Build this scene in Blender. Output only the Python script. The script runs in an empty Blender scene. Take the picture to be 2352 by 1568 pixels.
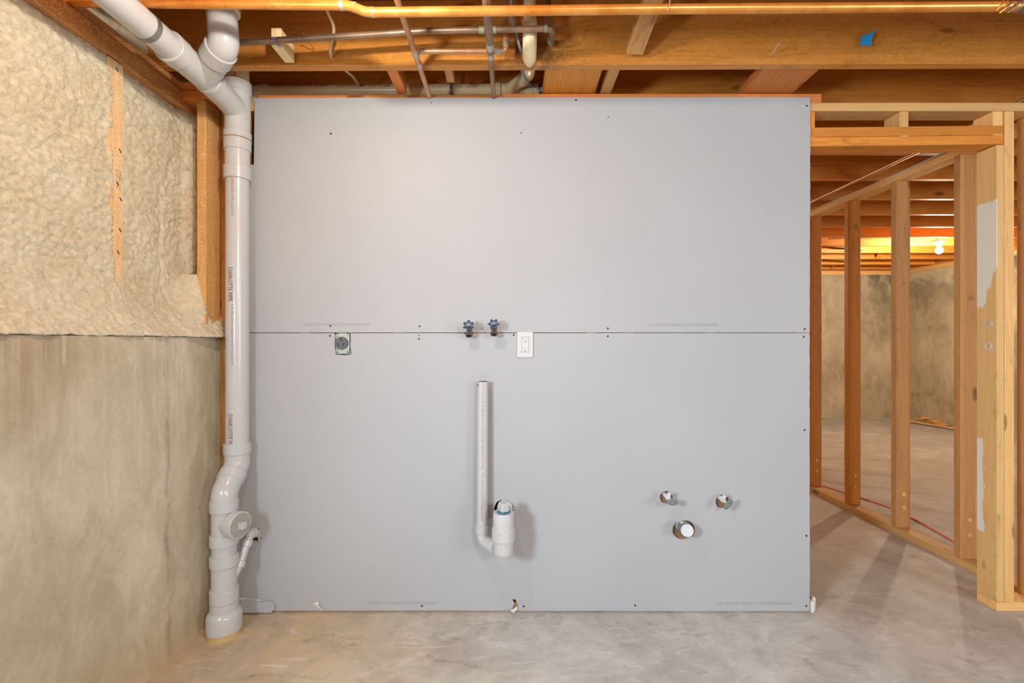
import bpy, bmesh, math, random
from mathutils import Vector, Matrix, noise
random.seed(7)
C = bpy.context.scene.collection
SC = bpy.context.scene

# ------------------------------------------------------------------ camera, world, lights, exposure
F = 1060.0; CZ = 1.187
cam = bpy.data.cameras.new('camera'); cam.sensor_width = 36; cam.lens = 36 * F / 2352
cam.clip_start = .02; cam.clip_end = 60
co = bpy.data.objects.new('camera', cam); C.objects.link(co)
co.location = (0, 0, CZ); co.rotation_euler = (math.pi / 2, 0, 0)
SC.camera = co
SC.view_settings.view_transform = 'Standard'; SC.view_settings.look = 'None'
SC.view_settings.gamma = 1; SC.view_settings.use_curve_mapping = False
SC.view_settings.exposure = -0.06

W = bpy.data.worlds.new('world'); SC.world = W; W.use_nodes = True
W.node_tree.nodes['Background'].inputs[0].default_value = (1.0, .93, .84, 1)
W.node_tree.nodes['Background'].inputs[1].default_value = .25

def lamp(name, kind, loc, energy, col, size=.03, aim=None, sy=None):
    d = bpy.data.lights.new(name, kind); d.energy = energy; d.color = col
    if kind == 'AREA':
        d.shape = 'RECTANGLE'; d.size = size; d.size_y = sy or size
    else:
        d.shadow_soft_size = size
    o = bpy.data.objects.new(name, d); C.objects.link(o); o.location = loc
    if aim is not None:
        o.rotation_euler = (Vector(aim) - Vector(loc)).to_track_quat('-Z', 'Y').to_euler()
    return o
lamp('ceiling_bulb_light', 'POINT', (-.42, 1.05, 2.19), 27, (1, .91, .79), .022)
dl = lamp('daylight_from_left', 'AREA', (-1.15, -.15, 1.35), 31, (.72, .86, 1), .34, (1.7, 1.9, .45), .34)
dl.data.spread = math.radians(125)
lamp('fill_behind_camera', 'AREA', (.6, -2.2, 1.5), 10, (.95, .97, 1), 3.0, (.2, 2, 1.3), 1.8)  # broad soft fill added behind the camera, not a lamp of the room
lamp('cool_fill_far_right', 'AREA', (3.6, -1.6, 1.5), 72, (.80, .90, 1), 1.2, (1.9, 2.2, .8), 1.2)  # added cool fill for the right drywall and the floor
lamp('left_wall_fill', 'AREA', (1.5, -1.7, 2.1), 42, (1, .97, .93), .35, (-1.4, 1.1, 1.3), .35)  # unseen fill added to brighten the left wall
lamp('warm_fill_right', 'POINT', (1.2, -.5, 2.15), 6, (1, .95, .86), .10)  # no real bulb here: weak warm fill added from the right
lamp('second_far_bulb', 'POINT', (.2, 5.5, 2.08), 90, (1, .84, .62), .04)
FAR_BULB = 2300.0

# ------------------------------------------------------------------ helpers
def at(px, py, Y):
    return Vector(((px - 1176) / F * Y, Y, CZ + (784 - py) / F * Y))
def srgb(r, g, b):
    f = lambda c: ((c / 255) / 12.92) if c <= 10 else (((c / 255) + .055) / 1.055) ** 2.4
    return (f(r), f(g), f(b), 1)

WM = {}
def put(o, parent):
    if parent is not None:
        o.parent = parent
        o.matrix_parent_inverse = WM[parent.name].inverted()
def tag(o, label=None, cat=None, group=None, kind=None):
    if label: o['label'] = label
    if cat: o['category'] = cat
    if group: o['group'] = group
    if kind: o['kind'] = kind
    return o
def thing(name, loc, label=None, cat=None, group=None, kind=None):
    o = bpy.data.objects.new(name, None); C.objects.link(o)
    o.empty_display_size = .05; o.location = loc
    WM[o.name] = Matrix.Translation(Vector(loc))
    return tag(o, label, cat, group, kind)
def link_mesh(name, me, mat, parent=None, matrix=None):
    o = bpy.data.objects.new(name, me); C.objects.link(o)
    if mat is not None:
        me.materials.clear(); me.materials.append(mat)
    m = matrix or Matrix.Identity(4)
    WM[o.name] = m
    put(o, parent)
    o.matrix_basis = m
    return o
def obj(name, bm, mat, parent=None, smooth=None, matrix=None):
    bmesh.ops.recalc_face_normals(bm, faces=bm.faces)
    me = bpy.data.meshes.new(name); bm.to_mesh(me); bm.free()
    if smooth:
        me.polygons.foreach_set('use_smooth', [True] * len(me.polygons))
        me.set_sharp_from_angle(angle=math.radians(smooth))
    return link_mesh(name, me, mat, parent, matrix)

def frame(d, up=Vector((0, 0, 1))):
    d = d.normalized()
    if abs(d.dot(up)) > .97: up = Vector((0, 1, 0))
    s = d.cross(up).normalized(); u = s.cross(d).normalized()
    return d, s, u
def add_box(bm, c, s, rot=None, bev=0.0):
    t = bmesh.new(); bmesh.ops.create_cube(t, size=1)
    bmesh.ops.scale(t, vec=Vector(s), verts=t.verts)
    if bev: bmesh.ops.bevel(t, geom=list(t.edges), offset=bev, segments=1, affect='EDGES')
    M = Matrix.Translation(Vector(c)) @ (rot.to_4x4() if rot else Matrix.Identity(4))
    t.transform(M)
    me = bpy.data.meshes.new('t'); t.to_mesh(me); t.free(); bm.from_mesh(me); bpy.data.meshes.remove(me)
def box_obj(name, lo, hi, mat, parent=None, bev=0.0):
    lo, hi = Vector(lo), Vector(hi); bm = bmesh.new()
    add_box(bm, (0, 0, 0), hi - lo, None, bev)
    return obj(name, bm, mat, parent, matrix=Matrix.Translation((lo + hi) / 2))
def beam(name, p0, p1, w, h, mat, parent=None, up=(0, 0, 1), bev=.0018, warp=0.0):
    """timber of length p0-p1; w sideways, h along up; local X runs along the grain"""
    p0, p1 = Vector(p0), Vector(p1); L = (p1 - p0).length
    d, s, u = frame(p1 - p0, Vector(up))
    bm = bmesh.new(); add_box(bm, (0, 0, 0), (L, w, h), None, bev)
    R = Matrix((d, -s, u)).transposed().to_4x4()
    return obj(name, bm, mat, parent, matrix=Matrix.Translation((p0 + p1) / 2) @ R)
def lumber(name, lo, hi, mat, parent=None, axis=None, bev=.0018):
    """axis-aligned timber from lo to hi, grain along its longest side"""
    lo, hi = Vector(lo), Vector(hi); s = hi - lo; c = (lo + hi) / 2
    if axis is None: axis = max(range(3), key=lambda i: s[i])
    if axis == 0: return beam(name, (lo.x, c.y, c.z), (hi.x, c.y, c.z), s.y, s.z, mat, parent, bev=bev)
    if axis == 1: return beam(name, (c.x, lo.y, c.z), (c.x, hi.y, c.z), s.x, s.z, mat, parent, bev=bev)
    return beam(name, (c.x, c.y, lo.z), (c.x, c.y, hi.z), s.x, s.y, mat, parent, up=(0, 1, 0), bev=bev)
def fillet(pts, rad, n=6):
    pts = [Vector(p) for p in pts]; out = [pts[0]]
    for i in range(1, len(pts) - 1):
        a, b, c = pts[i - 1], pts[i], pts[i + 1]
        r = min(rad, (a - b).length * .48, (c - b).length * .48)
        p, q = b + (a - b).normalized() * r, b + (c - b).normalized() * r
        for k in range(n + 1):
            t = k / n; out.append((1 - t) ** 2 * p + 2 * t * (1 - t) * b + t * t * q)
    out.append(pts[-1]); return out
def add_tube(bm, pts, r, seg=16, cap=True):
    pts = [Vector(p) for p in pts]; n = len(pts)
    rr = r if isinstance(r, (list, tuple)) else [r] * n
    prev = None; rings = []
    for i, p in enumerate(pts):
        t = (pts[min(i + 1, n - 1)] - pts[max(i - 1, 0)]).normalized()
        if prev is None: _, s, u = frame(t)
        else:
            s = (prev - t * prev.dot(t)).normalized(); u = s.cross(t)
        prev = s
        rings.append([bm.verts.new(p + (s * math.cos(a) + u * math.sin(a)) * rr[i]) for a in [2 * math.pi * k / seg for k in range(seg)]])
    for a, b in zip(rings, rings[1:]):
        for k in range(seg): bm.faces.new((a[k], a[(k + 1) % seg], b[(k + 1) % seg], b[k]))
    if cap:
        bm.faces.new(rings[0]); bm.faces.new(rings[-1])
def add_lathe(bm, o, ax, prof, seg=24, cap=True):
    o = Vector(o); d, s, u = frame(Vector(ax)); rings = []
    for t, r in prof:
        c = o + d * t
        rings.append([bm.verts.new(c + (s * math.cos(a) + u * math.sin(a)) * max(r, .0001)) for a in [2 * math.pi * k / seg for k in range(seg)]])
    for a, b in zip(rings, rings[1:]):
        for k in range(seg): bm.faces.new((a[k], a[(k + 1) % seg], b[(k + 1) % seg], b[k]))
    if cap:
        bm.faces.new(rings[0]); bm.faces.new(rings[-1])
def tube(name, pts, r, mat, parent=None, seg=20):
    bm = bmesh.new(); add_tube(bm, pts, r, seg); return obj(name, bm, mat, parent, 40)
def lathe(name, o, ax, prof, mat, parent=None, seg=28):
    bm = bmesh.new(); add_lathe(bm, o, ax, prof, seg); return obj(name, bm, mat, parent, 35)
def hub(name, a, b, r, mat, parent, ri=None, lip=.002):
    """a pipe socket from a to b with softened rims"""
    a, b = Vector(a), Vector(b); L = (b - a).length; ri = ri or r - .006
    return lathe(name, a, b - a, [(0, ri), (0, r - lip), (lip, r), (L - lip, r), (L, r - lip), (L, ri)], mat, parent)
def text_mesh(s, size):
    cu = bpy.data.curves.new('t', 'FONT'); cu.body = s; cu.size = size; cu.resolution_u = 3
    o = bpy.data.objects.new('t', cu); C.objects.link(o)
    dg = bpy.context.evaluated_depsgraph_get(); me = bpy.data.meshes.new_from_object(o.evaluated_get(dg))
    bpy.data.objects.remove(o); return me
def text_flat(name, s, loc, length, h, mat, parent):
    me = text_mesh(s, 1.0)
    xs = [v.co.x for v in me.vertices]; ys = [v.co.y for v in me.vertices]
    w = max(xs) - min(xs); hh = max(ys) - min(ys)
    for v in me.vertices:
        v.co = Vector(((v.co.x - min(xs)) / w * length, -.0004, (v.co.y - min(ys)) / hh * h))
    return link_mesh(name, me, mat, parent, Matrix.Translation(Vector(loc)))
def text_on_pipe(name, s, p0, axis, r, ang0, length, h, mat, parent, lift=.0006, side=-1):
    """lettering running along axis from p0, wrapped round a pipe of radius r; ang0 measured from -Y"""
    me = text_mesh(s, 1.0); bm = bmesh.new(); bm.from_mesh(me); bpy.data.meshes.remove(me)
    bmesh.ops.triangulate(bm, faces=bm.faces)
    xs = [v.co.x for v in bm.verts]; ys = [v.co.y for v in bm.verts]
    w = max(xs) - min(xs); y0 = min(ys); hh = max(ys) - y0; x0 = min(xs)
    for k in range(1, 6):
        bmesh.ops.bisect_plane(bm, geom=bm.verts[:] + bm.edges[:] + bm.faces[:], plane_co=(0, y0 + hh * k / 6, 0), plane_no=(0, 1, 0))
    p0 = Vector(p0); d = Vector(axis).normalized()
    e0 = Vector((0, -1, 0)); e0 = (e0 - d * e0.dot(d)).normalized(); e1 = d.cross(e0) * side
    for v in bm.verts:
        a = ang0 + (v.co.y - y0) / hh * h / r
        v.co = p0 + d * ((v.co.x - x0) / w * length) + (e0 * math.cos(a) + e1 * math.sin(a)) * (r + lift)
    me = bpy.data.meshes.new(name); bm.to_mesh(me); bm.free()
    return link_mesh(name, me, mat, parent)

# ------------------------------------------------------------------ materials
class NT:
    def __init__(s, name):
        s.m = bpy.data.materials.new(name); s.m.use_nodes = True; s.t = s.m.node_tree
        s.b = s.t.nodes['Principled BSDF']
    def n(s, typ, **kw):
        x = s.t.nodes.new(typ)
        for k, v in kw.items(): setattr(x, k, v)
        return x
    def l(s, a, b): s.t.links.new(a, b)
    def coords(s, scale=(1, 1, 1), rnd=True, kind='Object'):
        tc = s.n('ShaderNodeTexCoord'); mp = s.n('ShaderNodeMapping'); mp.inputs['Scale'].default_value = scale
        src = tc.outputs[kind]
        if rnd:
            oi = s.n('ShaderNodeObjectInfo'); mu = s.n('ShaderNodeMath', operation='MULTIPLY'); mu.inputs[1].default_value = 37.0
            s.l(oi.outputs['Random'], mu.inputs[0]); ad = s.n('ShaderNodeVectorMath', operation='ADD')
            s.l(src, ad.inputs[0]); s.l(mu.outputs[0], ad.inputs[1]); src = ad.outputs[0]
        s.l(src, mp.inputs['Vector']); return mp.outputs[0]
    def noise(s, vec, scale, detail=4, rough=.55, dist=0):
        x = s.n('ShaderNodeTexNoise'); x.inputs['Scale'].default_value = scale; x.inputs['Detail'].default_value = detail
        x.inputs['Roughness'].default_value = rough; x.inputs['Distortion'].default_value = dist
        if vec is not None: s.l(vec, x.inputs['Vector'])
        return x.outputs['Fac']
    def ramp(s, fac, stops):
        x = s.n('ShaderNodeValToRGB'); e = x.color_ramp.elements
        while len(e) < len(stops): e.new(.5)
        for i, (p, c) in enumerate(stops):
            e[i].position = p; e[i].color = c if isinstance(c, tuple) else (c, c, c, 1)
        s.l(fac, x.inputs[0]); return x.outputs[0]
    def mix(s, fac, a, b, mode='MIX'):
        x = s.n('ShaderNodeMix', data_type='RGBA', blend_type=mode)
        for sock, v in ((x.inputs[0], fac), (x.inputs[6], a), (x.inputs[7], b)):
            if isinstance(v, (int, float)): sock.default_value = v
            elif isinstance(v, tuple): sock.default_value = v
            else: s.l(v, sock)
        return x.outputs[2]
    def math(s, op, a, b=None, clamp=False):
        x = s.n('ShaderNodeMath', operation=op); x.use_clamp = clamp
        for i, v in enumerate((a, b)):
            if v is None: continue
            if isinstance(v, (int, float)): x.inputs[i].default_value = v
            else: s.l(v, x.inputs[i])
        return x.outputs[0]
    def bump(s, h, strength=.2, dist=.002):
        x = s.n('ShaderNodeBump'); x.inputs['Strength'].default_value = strength; x.inputs['Distance'].default_value = dist
        s.l(h, x.inputs['Height']); s.l(x.outputs[0], s.b.inputs['Normal'])
    def out(s, col=None, rough=None, metal=None, spec=None):
        for k, v in (('Base Color', col), ('Roughness', rough), ('Metallic', metal), ('Specular IOR Level', spec)):
            if v is None: continue
            if isinstance(v, (int, float, tuple)): s.b.inputs[k].default_value = v
            else: s.l(v, s.b.inputs[k])
        return s.m

def plain(name, c, rough=.5, metal=0.0, spec=.5, var=.06):
    t = NT(name); v = t.coords()
    n = t.noise(v, 30, 3); k = tuple(x * (1 - var * 2) for x in c[:3]) + (1,)
    return t.out(t.mix(t.ramp(n, [(.3, 0.), (.75, 1.)]), k, c), rough, metal, spec)

def wood(name, light, dark, grain=1.0, foam=0.0, knots=True, rough=.6, paint=None):
    t = NT(name)
    v = t.coords((1.2, 34, 34)); big = t.noise(t.coords((.8, 5, 5)), 1.6, 3, .6)
    g = t.noise(v, 2.0, 7, .68, 1.4)
    gg = t.ramp(g, [(.22, .1), (.74, 1.)])
    col = t.mix(gg, dark, light)
    mid = tuple((a * .62 + b * .38) for a, b in zip(light, dark))
    col = t.mix(t.math('MULTIPLY', t.ramp(big, [(.38, 0.), (.66, 1.)]), .55), col, mid)
    oi = t.n('ShaderNodeObjectInfo')
    hs = t.n('ShaderNodeHueSaturation'); t.l(col, hs.inputs['Color'])
    mr = t.n('ShaderNodeMapRange'); mr.inputs['To Min'].default_value = .82; mr.inputs['To Max'].default_value = 1.14
    t.l(oi.outputs['Random'], mr.inputs['Value']); t.l(mr.outputs[0], hs.inputs['Value']); col = hs.outputs[0]
    if knots:
        vo = t.n('ShaderNodeTexVoronoi'); vo.inputs['Scale'].default_value = 1; t.l(t.coords((4.2, 11, 11)), vo.inputs['Vector'])
        sep = t.n('ShaderNodeSeparateColor'); t.l(vo.outputs['Color'], sep.inputs[0])
        sel = t.math('GREATER_THAN', sep.outputs[0], .80)
        kn = t.ramp(vo.outputs['Distance'], [(.05, 1.), (.15, .75), (.2, 0.)])
        kf = t.math('MULTIPLY', t.math('MULTIPLY', sel, kn), .75)
        col = t.mix(kf, col, tuple(x * .28 for x in dark[:3]) + (1,))
    # darker smudges and stains in the timber
    st = t.ramp(t.noise(t.coords((2.0, 5, 5)), 2.1, 7, .74, 1.6), [(.56, 0.), (.72, 1.)])
    col = t.mix(t.math('MULTIPLY', st, .5), col, tuple(x * .4 for x in dark[:3]) + (1,))
    if foam:
        fs = t.ramp(t.noise(t.coords((1, 1, 1), kind='Object'), 260, 2, .6), [(.60 - .12 * foam, 0.), (.66 - .1 * foam, 1.)])
        fb = t.ramp(t.noise(t.coords((1, 3, 3)), 7, 4, .7), [(.3, .25), (.7, 1.)])
        col = t.mix(t.math('MULTIPLY', fs, fb), col, srgb(236, 216, 176))
    if paint is not None:
        col = paint(t, col)
    t.bump(g, .25 * grain, .0012)
    return t.out(col, rough, 0, .35)

M = {}
M['joist'] = wood('amber_joist_wood', srgb(244, 161, 66), srgb(172, 96, 27), rough=.5)
M['orange'] = wood('orange_plate_wood', srgb(235, 148, 75), srgb(174, 94, 39))
M['stud'] = wood('yellow_stud_wood', srgb(249, 202, 132), srgb(196, 141, 78))
M['brown'] = wood('brown_stud_wood', srgb(222, 166, 103), srgb(163, 110, 62))
M['pale'] = wood('pale_fresh_wood', srgb(250, 231, 180), srgb(227, 188, 132), knots=False)
M['foamy'] = wood('foam_specked_wood', srgb(224, 152, 73), srgb(139, 83, 36), foam=.6)
M['foamy2'] = wood('lightly_foam_specked_wood', srgb(238, 179, 103), srgb(176, 116, 57), foam=.45)
M['foamy3'] = wood('thickly_foam_specked_wood', srgb(242, 184, 105), srgb(187, 125, 59), foam=1.9)
M['sub'] = wood('subfloor_wood', srgb(150, 92, 46), srgb(96, 54, 24))
def vent_stain(t, col):
    tc = t.n('ShaderNodeTexCoord'); mp = t.n('ShaderNodeMapping'); mp.inputs['Location'].default_value = (2.19, 0, .09); mp.inputs['Scale'].default_value = (1, 1, 1.5)
    t.l(tc.outputs['Object'], mp.inputs[0]); ln = t.n('ShaderNodeVectorMath', operation='LENGTH'); t.l(mp.outputs[0], ln.inputs[0])
    n = t.noise(t.coords((1, 1, 1), False), 22, 6, .75, .8)
    f = t.math('MULTIPLY', t.math('SUBTRACT', .17, t.math('ADD', ln.outputs['Value'], t.math('MULTIPLY', t.math('SUBTRACT', n, .5), .35))), 9, True)
    n2 = t.ramp(t.noise(t.coords((3, 12, 5), False), 2.2, 8, .8, 2.5), [(.485, 0.), (.5, 1.), (.515, 0.)])
    col = t.mix(t.math('MULTIPLY', n2, .5), col, srgb(70, 38, 18))
    return t.mix(t.math('MULTIPLY', f, .7), col, srgb(86, 54, 34))
M['joist_main'] = wood('stained_near_joist_wood', srgb(248, 172, 80), srgb(188, 110, 38), rough=.42, paint=vent_stain)
def jamb_paint(t, col):
    tc = t.n('ShaderNodeTexCoord'); sp = t.n('ShaderNodeSeparateXYZ'); t.l(tc.outputs['Object'], sp.inputs[0])
    x = sp.outputs[0]
    n = t.noise(t.coords((3, 30, 30), False), 3, 5, .7)
    wob = t.math('MULTIPLY', t.math('SUBTRACT', n, .5), .5)
    # upper white patch between heights 1.1 and 1.74, lower one near the floor (local x runs up the stud)
    a = t.math('MULTIPLY', t.math('GREATER_THAN', t.math('ADD', x, t.math('MULTIPLY', wob, .3)), .30), t.math('LESS_THAN', t.math('ADD', x, t.math('MULTIPLY', wob, .08)), .765))
    edge = t.math('GREATER_THAN', t.math('ADD', t.math('ADD', t.math('MULTIPLY', sp.outputs[2], 6.0), wob), t.math('MULTIPLY', t.math('SUBTRACT', x, .30), 2.2)), .10)
    a = t.math('MULTIPLY', a, edge)
    b = t.math('MULTIPLY', t.math('GREATER_THAN', x, -.72), t.math('LESS_THAN', x, -.30))
    b = t.math('MULTIPLY', b, t.math('GREATER_THAN', t.math('ADD', t.math('MULTIPLY', sp.outputs[2], 9.0), wob), .12))
    sn = t.n('ShaderNodeSeparateXYZ'); t.l(tc.outputs['Normal'], sn.inputs[0])
    f = t.math('MULTIPLY', t.math('MULTIPLY', t.math('MAXIMUM', a, b), .9), t.math('GREATER_THAN', t.math('ABSOLUTE', sn.outputs[1]), .5))
    return t.mix(f, col, srgb(226, 226, 216))
M['jamb'] = wood('painted_jamb_wood', srgb(244, 204, 138), srgb(214, 164, 98), paint=jamb_paint)

def make_concrete(name, base, dark, streak=True, stain=None, rough=.85, wet=None):
    t = NT(name); w = t.coords((1, 1, 1), False)
    n1 = t.noise(w, 1.6, 5, .6, .5); n2 = t.noise(t.coords((4.5, 4.5, 2.0), False), 1.7, 7, .7, .8); n3 = t.noise(w, 60, 3, .6)
    col = t.mix(t.ramp(n1, [(.35, 0.), (.68, 1.)]), dark, base)
    if streak:
        col = t.mix(t.math('MULTIPLY', t.ramp(n2, [(.45, 0.), (.7, 1.)]), .5), col, tuple(min(1, x * 1.3) for x in base[:3]) + (1,))
    pit = t.ramp(t.noise(w, 15, 7, .78, 1.2), [(.62, 0.), (.72, 1.)])
    col = t.mix(t.math('MULTIPLY', pit, .35), col, tuple(x * .35 for x in dark[:3]) + (1,))
    col = t.mix(t.math('MULTIPLY', t.ramp(n3, [(.3, 0.), (.7, 1.)]), .16), col, tuple(x * .5 for x in dark[:3]) + (1,))
    if stain: col = stain(t, col)
    t.bump(t.math('ADD', t.math('MULTIPLY', n3, .4), t.math('ADD', t.noise(w, 14, 5, .7), t.math('MULTIPLY', pit, -.4))), .35, .006)
    return t.out(col, rough, 0, .3)
def left_stain(t, col):
    tc = t.n('ShaderNodeTexCoord'); sp = t.n('ShaderNodeSeparateXYZ'); t.l(tc.outputs['Object'], sp.inputs[0])
    y, z = sp.outputs[1], sp.outputs[2]
    # rough formwork seam and vertical run marks down the wall
    seam = t.math('SUBTRACT', 1.0, t.math('MULTIPLY', t.math('ABSOLUTE', t.math('ADD', t.math('SUBTRACT', y, 1.715), t.math('MULTIPLY', t.math('SUBTRACT', t.noise(t.coords((1, 1, 1), False), 9, 3), .5), .05))), 45), True)
    seam = t.math('MULTIPLY', seam, t.ramp(t.noise(t.coords((20, 20, 6), False), 1.5, 5, .7), [(.42, 0.), (.6, 1.)]))
    col = t.mix(t.math('MULTIPLY', seam, .5), col, srgb(104, 94, 78))
    wn = t.noise(t.coords((1, 26, .5), False), 1.0, 4, .6)
    top = t.math('MULTIPLY', t.math('SUBTRACT', z, .78), 2.6, True)
    rust = t.math('MULTIPLY', top, t.math('MULTIPLY', t.math('SUBTRACT', 1.52, y), 4, True))
    col = t.mix(t.math('MULTIPLY', rust, t.ramp(wn, [(.35, .15), (.65, .6)])), col, srgb(134, 102, 64))
    white = t.math('MULTIPLY', t.math('MULTIPLY', t.ramp(wn, [(.58, 0.), (.64, 1.)]), t.ramp(t.noise(t.coords((1, 6, 3), False), 3, 4, .7), [(.4, .1), (.7, 1.)])), t.math('MULTIPLY', t.math('SUBTRACT', z, .6), 2.2, True))
    col = t.mix(t.math('MULTIPLY', white, .75), col, srgb(226, 216, 200))
    # damp tan tide mark along the foot of the wall
    foot = t.math('MULTIPLY', t.math('SUBTRACT', .22, t.math('ADD', z, t.math('MULTIPLY', t.math('SUBTRACT', t.noise(t.coords((1, 1, 1), False), 5, 4), .5), .3))), 6, True)
    return t.mix(t.math('MULTIPLY', foot, .4), col, srgb(196, 162, 112))
M['left_conc'] = make_concrete('left_wall_concrete', srgb(216, 205, 182), srgb(184, 170, 142), stain=left_stain)
def far_stain(t, col):
    tc = t.n('ShaderNodeTexCoord'); sp = t.n('ShaderNodeSeparateXYZ'); t.l(tc.outputs['Object'], sp.inputs[0])
    z = sp.outputs[2]
    n = t.noise(t.coords((1, 1, 1), False), 1.1, 7, .72, .8)
    band = t.math('SUBTRACT', 1.0, t.math('MULTIPLY', t.math('ABSOLUTE', t.math('SUBTRACT', z, 1.25)), 1.3), True)
    f = t.math('MULTIPLY', t.ramp(n, [(.48, 0.), (.58, 1.)]), band)
    return t.mix(t.math('MULTIPLY', f, .9), col, srgb(84, 76, 62))
M['far_conc'] = make_concrete('far_wall_concrete', srgb(204, 192, 166), srgb(160, 148, 122), stain=far_stain)
def floor_stain_tint(t, col):
    w = t.coords((1, 1, 1), False)
    tc = t.n('ShaderNodeTexCoord'); ds = t.n('ShaderNodeVectorMath', operation='DISTANCE'); t.l(tc.outputs['Object'], ds.inputs[0]); ds.inputs[1].default_value = (-1.2, 1.7, 0)
    tan = t.math('SUBTRACT', 1.35, t.math('ADD', ds.outputs['Value'], t.math('MULTIPLY', t.math('SUBTRACT', t.noise(w, 2.6, 5, .6), .5), 1.4)), True)
    col = t.mix(t.math('MULTIPLY', tan, .75), col, srgb(206, 172, 122))
    mo = t.ramp(t.noise(w, 5.5, 9, .74, .7), [(.40, 0.), (.64, 1.)])
    col = t.mix(t.math('MULTIPLY', mo, .5), col, srgb(142, 140, 134))
    dk = t.ramp(t.noise(t.coords((1.6, 3.4, 1), False), 3.2, 7, .72, .9), [(.56, 0.), (.7, 1.)])
    col = t.mix(t.math('MULTIPLY', dk, .5), col, srgb(104, 94, 80))
    sw = t.ramp(t.noise(t.coords((1, 3.2, 1), False), 4.5, 6, .7, 2.2), [(.55, 0.), (.72, 1.)])
    col = t.mix(t.math('MULTIPLY', sw, .5), col, srgb(232, 229, 222))
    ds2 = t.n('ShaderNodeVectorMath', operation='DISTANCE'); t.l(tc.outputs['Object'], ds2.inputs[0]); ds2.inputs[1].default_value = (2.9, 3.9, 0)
    far = t.math('MULTIPLY', t.math('SUBTRACT', 3.2, ds2.outputs['Value']), .5, True)  # plain radial tan tint centred on the far floor
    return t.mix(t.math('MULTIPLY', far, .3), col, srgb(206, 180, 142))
M['floor'] = make_concrete('floor_concrete', srgb(214, 213, 209), srgb(184, 181, 173), streak=False, stain=floor_stain_tint, rough=.62)

def make_drywall():
    t = NT('grey_drywall_paper'); w = t.coords((1, 1, 1), False)
    n = t.noise(w, 1.3, 3, .5); f = t.noise(t.coords((120, 1, 3), False), 2, 3, .6)
    col = t.mix(t.ramp(n, [(.35, 0.), (.7, 1.)]), srgb(170, 171, 172), srgb(175, 176, 177))
    col = t.mix(t.math('MULTIPLY', t.ramp(f, [(.4, 0.), (.75, 1.)]), .12), col, srgb(180, 178, 176))
    sm = t.ramp(t.noise(t.coords((1, 1, 2.4), False), 4.2, 6, .7, .5), [(.66, 0.), (.76, 1.)])
    col = t.mix(t.math('MULTIPLY', sm, .10), col, srgb(150, 148, 146))
    t.bump(t.noise(w, 130, 2), .05, .001)
    return t.out(col, .72, 0, .25)
M['drywall'] = make_drywall()
M['gypsum'] = plain('gypsum_core', srgb(226, 222, 214), .9)
M['print'] = plain('faint_grey_print', srgb(164, 165, 167), .8)
def make_foam():
    t = NT('spray_foam'); w = t.coords((1, 1, 1), False)
    n = t.noise(w, 5, 5, .6); n2 = t.noise(w, 52, 6, .74, .5)
    col = t.mix(t.ramp(n, [(.3, 0.), (.7, 1.)]), srgb(228, 212, 176), srgb(243, 232, 204))
    col = t.mix(t.math('MULTIPLY', t.ramp(n2, [(.56, 0.), (.70, 1.)]), .5), col, srgb(216, 178, 112))  # shade of the foam crevices put into the colour as orange flecks
    t.bump(t.math('ADD', n2, t.math('MULTIPLY', t.noise(w, 170, 3, .6), .4)), 1.0, .009)
    return t.out(col, .8, 0, .3)
M['foam'] = make_foam()
M['pvc'] = plain('white_pvc', srgb(194, 193, 191), .22, 0, .5, .015)
M['cream'] = plain('cream_pvc', srgb(240, 216, 168), .28, 0, .5, .03)
M['ring'] = plain('yellowed_pipe_stub', srgb(204, 176, 118), .5)
M['red'] = plain('red_pipe_ink', srgb(118, 34, 34), .6)
M['faintred'] = plain('worn_red_ink', srgb(164, 128, 124), .6)
M['pinkred'] = plain('bright_red_ink', srgb(178, 60, 66), .6)
M['primer'] = plain('amber_glue_line', srgb(176, 128, 60), .5)
M['seam'] = plain('grey_joint_line', srgb(168, 162, 152), .6)
def copper(name, a, b, metal, rough):
    t = NT(name); n = t.noise(t.coords(), 11, 5, .65)
    sp = t.ramp(t.noise(t.coords(), 38, 4, .7), [(.64, 0.), (.72, 1.)])
    col = t.mix(t.ramp(n, [(.35, 0.), (.65, 1.)]), a, b)
    col = t.mix(t.math('MULTIPLY', sp, .5), col, tuple(x * .4 for x in a[:3]) + (1,))
    return t.out(col, rough, metal, .5)
M['copper'] = copper('warm_copper', srgb(214, 132, 50), srgb(240, 168, 84), .55, .3)
M['oldcopper'] = copper('tarnished_copper', srgb(128, 104, 84), srgb(164, 134, 108), .5, .42)
M['pinkcopper'] = copper('dull_pink_copper', srgb(186, 132, 92), srgb(214, 164, 124), .5, .4)
M['solder'] = plain('silver_solder', srgb(196, 190, 178), .4, .7)
M['verdigris'] = plain('green_corroded_solder', srgb(142, 150, 126), .6, .2)
M['steel'] = plain('galvanised_steel', srgb(150, 148, 142), .4, .7)
M['nail'] = plain('bright_nail', srgb(210, 208, 200), .35, .6)
M['blue_tape'] = plain('blue_tape', srgb(30, 152, 214), .6, 0, .3, .03)
M['cream_cable'] = plain('cream_cable_sheath', srgb(216, 190, 152), .5)
M['grey_cable'] = plain('grey_blue_cable_sheath', srgb(132, 146, 164), .45)
M['black'] = plain('black_recess', srgb(24, 22, 20), .7)
M['darkscrew'] = plain('black_drywall_screw', srgb(44, 40, 38), .6)
M['navy'] = plain('navy_enamel', srgb(56, 78, 104), .32, .1)
M['brass'] = plain('aged_brass', srgb(140, 118, 96), .42, .6)
M['socket'] = plain('charcoal_socket', srgb(86, 84, 84), .5)
M['zinc'] = plain('zinc_plate', srgb(176, 178, 158), .5, .15)
M['bluebox'] = plain('blue_electrical_box', srgb(88, 116, 138), .5)
M['cover'] = plain('white_cover_plate', srgb(204, 204, 201), .35, 0, .5, .01)
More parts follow.
